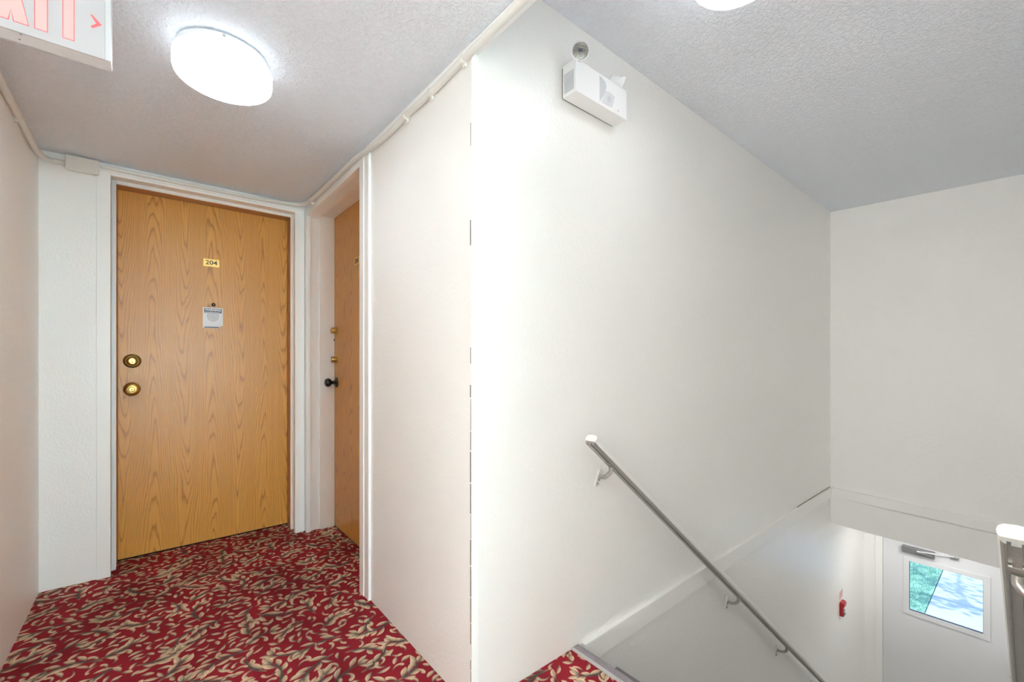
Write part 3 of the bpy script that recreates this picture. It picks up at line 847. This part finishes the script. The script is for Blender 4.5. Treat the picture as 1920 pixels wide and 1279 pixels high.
# ------------------------------------------------------------------ exit sign
ex = thing('exit_sign', (-0.24, 1.597, ZC), 'white illuminated exit sign with red letters and arrow hanging from the hallway ceiling', 'exit sign')
ex0, ex1, ey0, ey1, ez0 = -0.382, -0.084, 1.569, 1.626, 1.895
obj('housing', B((ex0, ex1, ey0 + 0.004, ey1, ez0, ZC - 0.001), bev=0.002), EMWHITE, ex)
fp = obj('face_panel', B((ex0, ex1 - 0.012, ey0, ey0 + 0.006, ez0, ZC - 0.001)), SIGNFACE, ex)
obj('edge_strip', B((ex1 - 0.011, ex1, ey0 - 0.001, ey0 + 0.008, ez0 - 0.0005, ZC - 0.001), bev=0.001), EMWHITE, ex)
lt, lb = 2.072, 1.917
def letters(grow, y0, y1, m):
    g = grow
    def P(name, pts):
        bm = bmesh.new(); prism(bm, pts, 'y', y0, y1); return bm
    out = []
    out.append(('letter_t', [(-0.173 - g, lb - g), (-0.1535 + g, lb - g), (-0.1535 + g, lt - 0.022 - g), (-0.130 + g, lt - 0.022 - g), (-0.130 + g, lt + g), (-0.1965 - g, lt + g), (-0.1965 - g, lt - 0.022 - g), (-0.173 - g, lt - 0.022 - g)]))
    out.append(('letter_i', [(-0.2215 - g, lb - g), (-0.2005 + g, lb - g), (-0.2005 + g, lt + g), (-0.2215 - g, lt + g)]))
    xc, hw, sw = -0.2605, 0.0285, 0.024
    zm = (lt + lb) / 2
    out.append(('letter_x', [(xc + hw - sw - g, lb - g), (xc + hw + g, lb - g), (xc + 0.0135 + g, zm), (xc + hw + g, lt + g), (xc + hw - sw - g, lt + g), (xc, zm + 0.052 + g), (xc - hw + sw + g, lt + g), (xc - hw - g, lt + g), (xc - 0.0135 - g, zm), (xc - hw - g, lb - g), (xc - hw + sw + g, lb - g), (xc, lb + 0.026 - g)]))
    e0, e1 = -0.352, -0.303
    out.append(('letter_e', [(e0 - g, lb - g), (e1 + g, lb - g), (e1 + g, lb + 0.021 + g), (e0 + 0.021 + g, lb + 0.021 + g), (e0 + 0.021 + g, zm - 0.010 - g), (e1 - 0.006 + g, zm - 0.010 - g), (e1 - 0.006 + g, zm + 0.010 + g), (e0 + 0.021 + g, zm + 0.010 + g), (e0 + 0.021 + g, lt - 0.021 - g), (e1 + g, lt - 0.021 - g), (e1 + g, lt + g), (e0 - g, lt + g)]))
    for n, pts in out:
        obj(n, P(n, pts), m, fp)
letters(0.0011, ey0 - 0.0006, ey0 + 0.001, SIGNEDGE)
letters(-0.0006, ey0 - 0.0010, ey0 + 0.001, SIGNRED)
bm = bmesh.new()
prism(bm, [(-0.1235, 2.000), (-0.1195, 2.001), (-0.1015, 1.9825), (-0.1190, 1.9665), (-0.1235, 1.970), (-0.1120, 1.9815)], 'y', ey0 - 0.0010, ey0 + 0.001)
obj('arrow', bm, SIGNEDGE, fp)
for x, y in ((-0.246, 1.578), (-0.252, 1.605)):
    bm = bmesh.new()
    lathe(bm, [(0.0022, 0.0), (0.0022, 0.0015), (0, 0.002)], frame_at((x, y, ez0 + 0.0005), (0, 0, -1)), 10)
    obj('screw', bm, STEEL, ex)

# ------------------------------------------------------------------ surface cable and junction box
cb = thing('cable', (0.2, 2.98, 2.055), 'cream painted surface cable clipped along the hallway walls below the ceiling', 'cable')
pth = [(-0.398, 0.6, 2.060), (-0.398, 1.6, 2.056), (-0.398, 2.10, 2.058), (-0.398, 2.36, 2.050), (-0.397, 2.50, 2.046), (-0.396, 2.66, 2.036), (-0.394, 2.80, 2.030),
       (-0.388, 2.90, 2.034), (-0.372, 2.965, 2.046), (-0.345, 2.984, 2.050), (-0.3215, 2.986, 2.051)]
bm = bmesh.new(); sweep(bm, smoothpath(pth), circle(0.0115, 12))
obj('cable_run', bm, CREAMPAINT, cb, True)
pth = [(-0.1975, 2.974, 2.069), (-0.05, 2.973, 2.0665), (0.15, 2.972, 2.066), (0.40, 2.972, 2.067), (0.56, 2.971, 2.071), (0.645, 2.965, 2.074), (0.705, 2.938, 2.075), (0.737, 2.885, 2.073),
       (0.743, 2.78, 2.068), (0.744, 2.55, 2.064), (0.744, 2.30, 2.060), (0.744, 2.07, 2.057), (0.746, 1.97, 2.050), (0.750, 1.87, 2.044), (0.757, 1.70, 2.041), (0.757, 1.56, 2.047), (0.757, 1.43, 2.045), (0.757, 1.31, 2.044), (0.757, 1.14, 2.050), (0.756, 0.9, 2.053), (0.756, 0.5, 2.053), (0.756, 0.0, 2.053)]
bm = bmesh.new(); sweep(bm, smoothpath(pth), circle(0.0115, 12))
obj('cable_run', bm, CREAMPAINT, cb, True)
for (x, y, z, ax) in ((-0.398, 2.52, 2.045, 'y'), (0.7425, 2.80, 2.068, 'y'), (0.757, 1.555, 2.047, 'y'), (0.757, 1.36, 2.0445, 'y'), (0.757, 1.15, 2.0495, 'y')):
    bm = bmesh.new()
    M = frame_at((x, y - 0.008, z), (0, 1, 0))
    lathe(bm, [(0.0132, 0), (0.0142, 0.002), (0.0142, 0.014), (0.0132, 0.016)], M, 16)
    w = XL if x < 0 else XR - 0.002
    box(bm, min(x, w), max(x, w), y - 0.007, y + 0.007, z - 0.022, z + 0.003, bev=0.001)
    obj('clip', bm, CREAMPAINT, cb, 35)
jb = thing('junction_box', (-0.26, YB, 2.05), 'flat cream junction box cover left of the door 204 casing', 'electrical box')
obj('cover', B((-0.319, -0.201, 2.955, 2.968, 2.016, 2.0865), bev=0.004), CREAMPAINT, jb)
obj('back_box', B((-0.313, -0.207, 2.966, YB, 2.022, 2.081)), CREAMPAINT, jb)

# ------------------------------------------------------------------ emergency light
em = thing('emergency_light', (1.327, YS, 2.07), 'white twin head emergency light high on the stairwell wall', 'emergency light')
mx0, mx1, my0, mz0, mz1 = 1.172, 1.478, 1.048, 2.070, 2.189
obj('housing', B((mx0, mx1, my0, YS - 0.006, mz0, mz1), bev=0.003), EMWHITE, em)
obj('back_plate', B((mx0 + 0.004, mx1 - 0.004, YS - 0.008, YS + 0.0005, mz0 + 0.004, mz1 - 0.004)), SHADOWGAP, em)
ff = bmesh.new()
prism(ff, [(1.305, 2.178), (1.340, 2.168), (1.345, 2.150), (1.338, 2.128), (1.318, 2.098), (1.306, 2.080)], 'y', my0 - 0.0012, my0 + 0.001)
obj('lamp_window', ff, EMGREY, em)
ff = bmesh.new()
prism(ff, [(1.345, 2.135), (1.360, 2.140), (1.378, 2.139), (1.398, 2.132), (1.380, 2.085), (1.316, 2.082), (1.330, 2.108)], 'y', my0 - 0.0010, my0 + 0.001)
o = obj('front_label', ff, PALEPRINT, em)
obj('label_mark', B((1.352, 1.372, my0 - 0.0014, my0, 2.100, 2.120)), EMGREY, o)
obj('test_button', B((1.415, 1.424, my0 - 0.002, my0, 2.084, 2.090)), EMGREY, em)
sl = obj('side_label', B((mx0 - 0.0008, mx0 + 0.001, my0 + 0.010, YS - 0.014, mz0 + 0.012, mz1 - 0.035)), EMGREY, em)
obj('print', B(*[(mx0 - 0.0014, mx0, my0 + 0.014 + 0.011 * i, my0 + 0.020 + 0.011 * i, mz0 + 0.018, mz1 - 0.05 - 0.004 * i) for i in range(4)]), GREYPRINT, sl)
def head(px, py, pz, d, bx):
    d = Vector(d).normalized()
    M = frame_at((px, py, pz), d)
    bm = bmesh.new(); lathe(bm, [(0.012, -0.050), (0.017, -0.049), (0.021, -0.030), (0.0245, -0.012), (0.0275, -0.006), (0.033, -0.002), (0.0345, 0.0035), (0.033, 0.007), (0.0295, 0.0065), (0.0285, 0.003)], M, 36, True)
    h = obj('lamp_head', bm, EMWHITE, em, 45)
    bm = bmesh.new(); lathe(bm, [(0.0283, 0.0042), (0.02, 0.0068), (0.010, 0.0082), (0, 0.0086)], M, 30, False)
    obj('reflector', bm, REFL, h, True)
    bm = bmesh.new(); box(bm, -0.007, 0.007, -0.004, 0.006, 0.0060, 0.0100, bev=0.001); bmesh.ops.transform(bm, matrix=M, verts=bm.verts[:])
    obj('bulb', bm, SLATE, h)
    bm = bmesh.new()
    e = Vector((px, py, pz)) - d * 0.035
    sweep(bm, smoothpath([(bx, 1.085, mz1 - 0.002), (bx, 1.085, mz1 + 0.008), tuple(e + Vector((0, 0, -0.010))), tuple(e)], 4), circle(0.0105, 12))
    obj('swivel', bm, EMWHITE, em, True)
head(1.186, 1.040, 2.212, (-0.62, -0.74, -0.22), 1.215)
head(1.468, 1.075, 2.222, (0.80, -0.42, -0.36), 1.430)

# ------------------------------------------------------------------ handrails
SL = RISE / RUN
def handrail(yc, ywall, sgn, label, brackets, zoff=0.0):
    """sgn: +1 wall on the +Y side"""
    xs, xe = 1.262, 4.25
    zs = 0.803 + zoff
    t = thing('handrail', (xs, ywall, zs), label, 'handrail', 'handrails beside the stairs')
    SL = 0.797
    line = lambda x: zs - (x - 1.262) * SL
    path = [(xs, yc, line(xs)), (xe, yc, line(xe))]
    cap = [(-0.0245, -0.004), (-0.0255, 0.003), (-0.0235, 0.011), (-0.016, 0.0165), (0, 0.0185), (0.016, 0.0165), (0.0235, 0.011), (0.0255, 0.003), (0.0245, -0.004), (0.0215, -0.009), (-0.0215, -0.009)]
    bm = bmesh.new(); sweep(bm, path, cap)
    obj('vinyl_cap', bm, VINYL, t, 30)
    alu = [(-0.021, -0.006), (-0.021, -0.016), (-0.0165, -0.0205), (-0.0125, -0.0205), (-0.0125, -0.0155), (-0.0065, -0.0155), (-0.0065, -0.0225), (0.0065, -0.0225), (0.0065, -0.0155), (0.0125, -0.0155), (0.0125, -0.0205), (0.0165, -0.0205), (0.021, -0.016), (0.021, -0.006)]
    d = Vector((1, 0, -SL)).normalized()
    bm = bmesh.new(); sweep(bm, [tuple(Vector(path[0]) + d * 0.0015), path[1]], alu)
    obj('aluminium_channel', bm, ALU, t)
    bm = bmesh.new()
    full = [(-0.021, -0.0225), (-0.0258, -0.006), (-0.0258, 0.004), (-0.0235, 0.0115), (-0.016, 0.017), (0, 0.019), (0.016, 0.017), (0.0235, 0.0115), (0.0258, 0.004), (0.0258, -0.006), (0.021, -0.0225)]
    full = cap
    sweep(bm, [tuple(Vector(path[0]) - d * 0.003), tuple(Vector(path[0]) + d * 0.001)], [(a * 1.03, b * 1.03) for a, b in full])
    obj('end_cap', bm, VINYL, t)
    up = Vector((SL, 0, 1)).normalized()
    for x in brackets:
        c = Vector((x, yc, line(x))) - up * 0.024
        bm = bmesh.new()
        w = Vector((x - 0.006, ywall, c.z - 0.060))
        pts = [tuple(c), tuple(c + Vector((0.000, 0, -0.018))), tuple(c + Vector((-0.004, sgn * 0.014, -0.034))), tuple(w + Vector((0.0, -sgn * 0.026, 0.010))), tuple(w + Vector((0, -sgn * 0.008, 0.012)))]
        sweep(bm, smoothpath(pts, 5), circle(0.0085, 12, 1.0, 0.7), up=(1, 0, 0.2))
        k = obj('bracket', bm, ALU, t, 50)
        bm = bmesh.new()
        s_ = Vector((1, 0, -SL)).normalized()
        sweep(bm, [tuple(c - s_ * 0.032 + up * 0.0035), tuple(c + s_ * 0.032 + up * 0.0035)], [(-0.0125, -0.0025), (0.0125, -0.0025), (0.0125, 0.0025), (-0.0125, 0.0025)])
        obj('saddle', bm, ALU, k)
        bm = bmesh.new()
        lo = w + Vector((-0.020, 0, -0.028)); hi = w + Vector((0.012, 0, 0.034))
        ax = (hi - lo).normalized(); sd2 = Vector((ax.z, 0, -ax.x))
        out = [lo - sd2 * 0.010, lo + sd2 * 0.010, hi + sd2 * 0.011, hi - sd2 * 0.011]
        prism(bm, [(p.x, p.z) for p in out], 'y', ywall - sgn * 0.007, ywall)
        obj('wall_plate', bm, CREAMPAINT, k)
        for f in (0.18, 0.45):
            p = lo.lerp(hi, f)
            bm = bmesh.new(); lathe(bm, [(0.0062, 0), (0.0062, 0.004), (0.004, 0.006), (0, 0.006)], frame_at((p.x, ywall - sgn * 0.006, p.z), (0, -sgn, 0)), 12)
            obj('screw', bm, STEEL, k)
    return t
handrail(1.052, YS, 1, 'aluminium handrail with white cap on the wall under the emergency light', (1.392, 2.540, 3.290, 4.03))
handrail(0.018, YR, -1, 'second aluminium handrail with white end at the near side of the stairs', (1.372, 2.540, 3.290, 4.03), -0.036)

# ------------------------------------------------------------------ fire alarm call point and its sticker
fa = thing('fire_alarm', (4.85, YS, -1.17), 'small red fire alarm pull station on the lower wall beside the entrance', 'fire alarm')
obj('body', B((4.820, 4.905, YS - 0.026, YS, -1.236, -1.112), bev=0.003), RED, fa)
obj('pull_handle', B((4.838, 4.888, YS - 0.040, YS - 0.024, -1.205, -1.160), bev=0.003), WHITE, fa)
obj('hinge_cover', B((4.826, 4.900, YS - 0.034, YS - 0.024, -1.150, -1.118), bev=0.003), RED, fa)
obj('base_plate', B((4.824, 4.902, YS - 0.030, YS - 0.024, -1.232, -1.212)), SLATE, fa)
pn = obj('instruction_sticker', B((4.822, 4.915, YS - 0.0012, YS, -1.085, -1.020)), REDPALE, None)
tag(pn, 'faded pink sticker on the wall above the red pull station', 'sticker')

# ------------------------------------------------------------------ outside, seen through the entrance window
ZG = -2.75
wk = thing('walkway', (9, 0, ZG), 'pale concrete walkway outside the entrance door', 'walkway')
x = XD + 0.18
for k, x1 in enumerate((7.0, 8.4, 9.80, 11.3, 12.8, 14.3)):
    obj('slab', B((x + 0.008, x1 - 0.008, -1.6, 1.035, ZG - 0.10, ZG + 0.002 * (k % 3)), bev=0.010), CONC, wk)
    x = x1
obj('bedding', B((XD + 0.2, 14.3, -1.6, 1.03, ZG - 0.16, ZG - 0.07)), SHADOWGAP, wk)
lw = obj('lawn', B((XD + 0.2, 16, 1.045, 7.0, ZG - 0.12, ZG - 0.01)), LAWN)
tag(lw, 'green lawn beside the walkway seen through the door window', 'lawn', None, 'stuff')
l2 = obj('lawn', B((XD + 0.2, 16, -7, -1.62, ZG - 0.12, ZG - 0.01)), LAWN)
tag(l2, 'green lawn around the tree across the walkway', 'lawn', None, 'stuff')
rg = random.Random(21)
gv, gf = [], []
for _ in range(9000):
    gx, gy = rg.uniform(8.3, 12.2), rg.uniform(1.045, 2.1)
    h, a, w = rg.uniform(0.02, 0.06), rg.uniform(0, 6.28), 0.004
    lx, ly = rg.uniform(-0.03, 0.03), rg.uniform(-0.03, 0.03)
    i = len(gv)
    gv += [(gx - w * math.cos(a), gy - w * math.sin(a), ZG - 0.012), (gx + w * math.cos(a), gy + w * math.sin(a), ZG - 0.012), (gx + lx, gy + ly, ZG - 0.01 + h)]
    gf.append((i, i + 1, i + 2))
me = bpy.data.meshes.new('grass'); me.from_pydata(gv, [], gf); me.materials.append(LAWN)
gr = bpy.data.objects.new('grass_blades', me); COL.objects.link(gr); gr.parent = lw; gr['kind'] = 'stuff'
tr = thing('tree', (10.2, -2.6, ZG - 0.01), 'young leafy tree outside that shades the walkway', 'tree')
bm = bmesh.new(); sweep(bm, smoothpath([(10.2, -2.6, ZG - 0.004), (10.22, -2.58, ZG + 1.2), (10.15, -2.55, ZG + 2.6), (10.2, -2.5, ZG + 4.0)], 4), circle(0.06, 10), up=(1, 0, 0))
obj('trunk', bm, BARK, tr, True)
rg = random.Random(4)
lv, lf = [], []
for b_ in range(13):
    a = rg.uniform(0, 6.28); z0 = ZG + rg.uniform(1.3, 3.6); L = rg.uniform(0.9, 1.7)
    e = Vector((10.2 + L * math.cos(a), -2.55 + L * math.sin(a) * 0.9, z0 + rg.uniform(0.2, 0.8)))
    p = Vector((10.19, -2.56, z0))
    bm = bmesh.new(); sweep(bm, smoothpath([tuple(p), tuple(p.lerp(e, 0.5) + Vector((0, 0, 0.08))), tuple(e)], 4), circle(0.018, 6), up=(0.1, 0, 1))
    obj('branch', bm, BARK, tr)
    for _ in range(46):
        c = p.lerp(e, rg.uniform(0.3, 1.05)) + Vector((rg.gauss(0, 0.13), rg.gauss(0, 0.13), rg.gauss(0, 0.10)))
        u = Vector((rg.gauss(0, 1), rg.gauss(0, 1), rg.gauss(0, 1))).normalized() * 0.075
        v = u.cross(Vector((rg.gauss(0, 1), rg.gauss(0, 1), 1))).normalized() * 0.035
        i = len(lv)
        lv += [tuple(c - u), tuple(c + v), tuple(c + u), tuple(c - v)]
        lf.append((i, i + 1, i + 2, i + 3))
o_ = ORG['tree']
me = bpy.data.meshes.new('foliage'); me.from_pydata([(p[0] - o_.x, p[1] - o_.y, p[2] - o_.z) for p in lv], [], lf); me.materials.append(LEAF)
fo = bpy.data.objects.new('foliage', me); COL.objects.link(fo); fo.parent = tr; fo['kind'] = 'stuff'
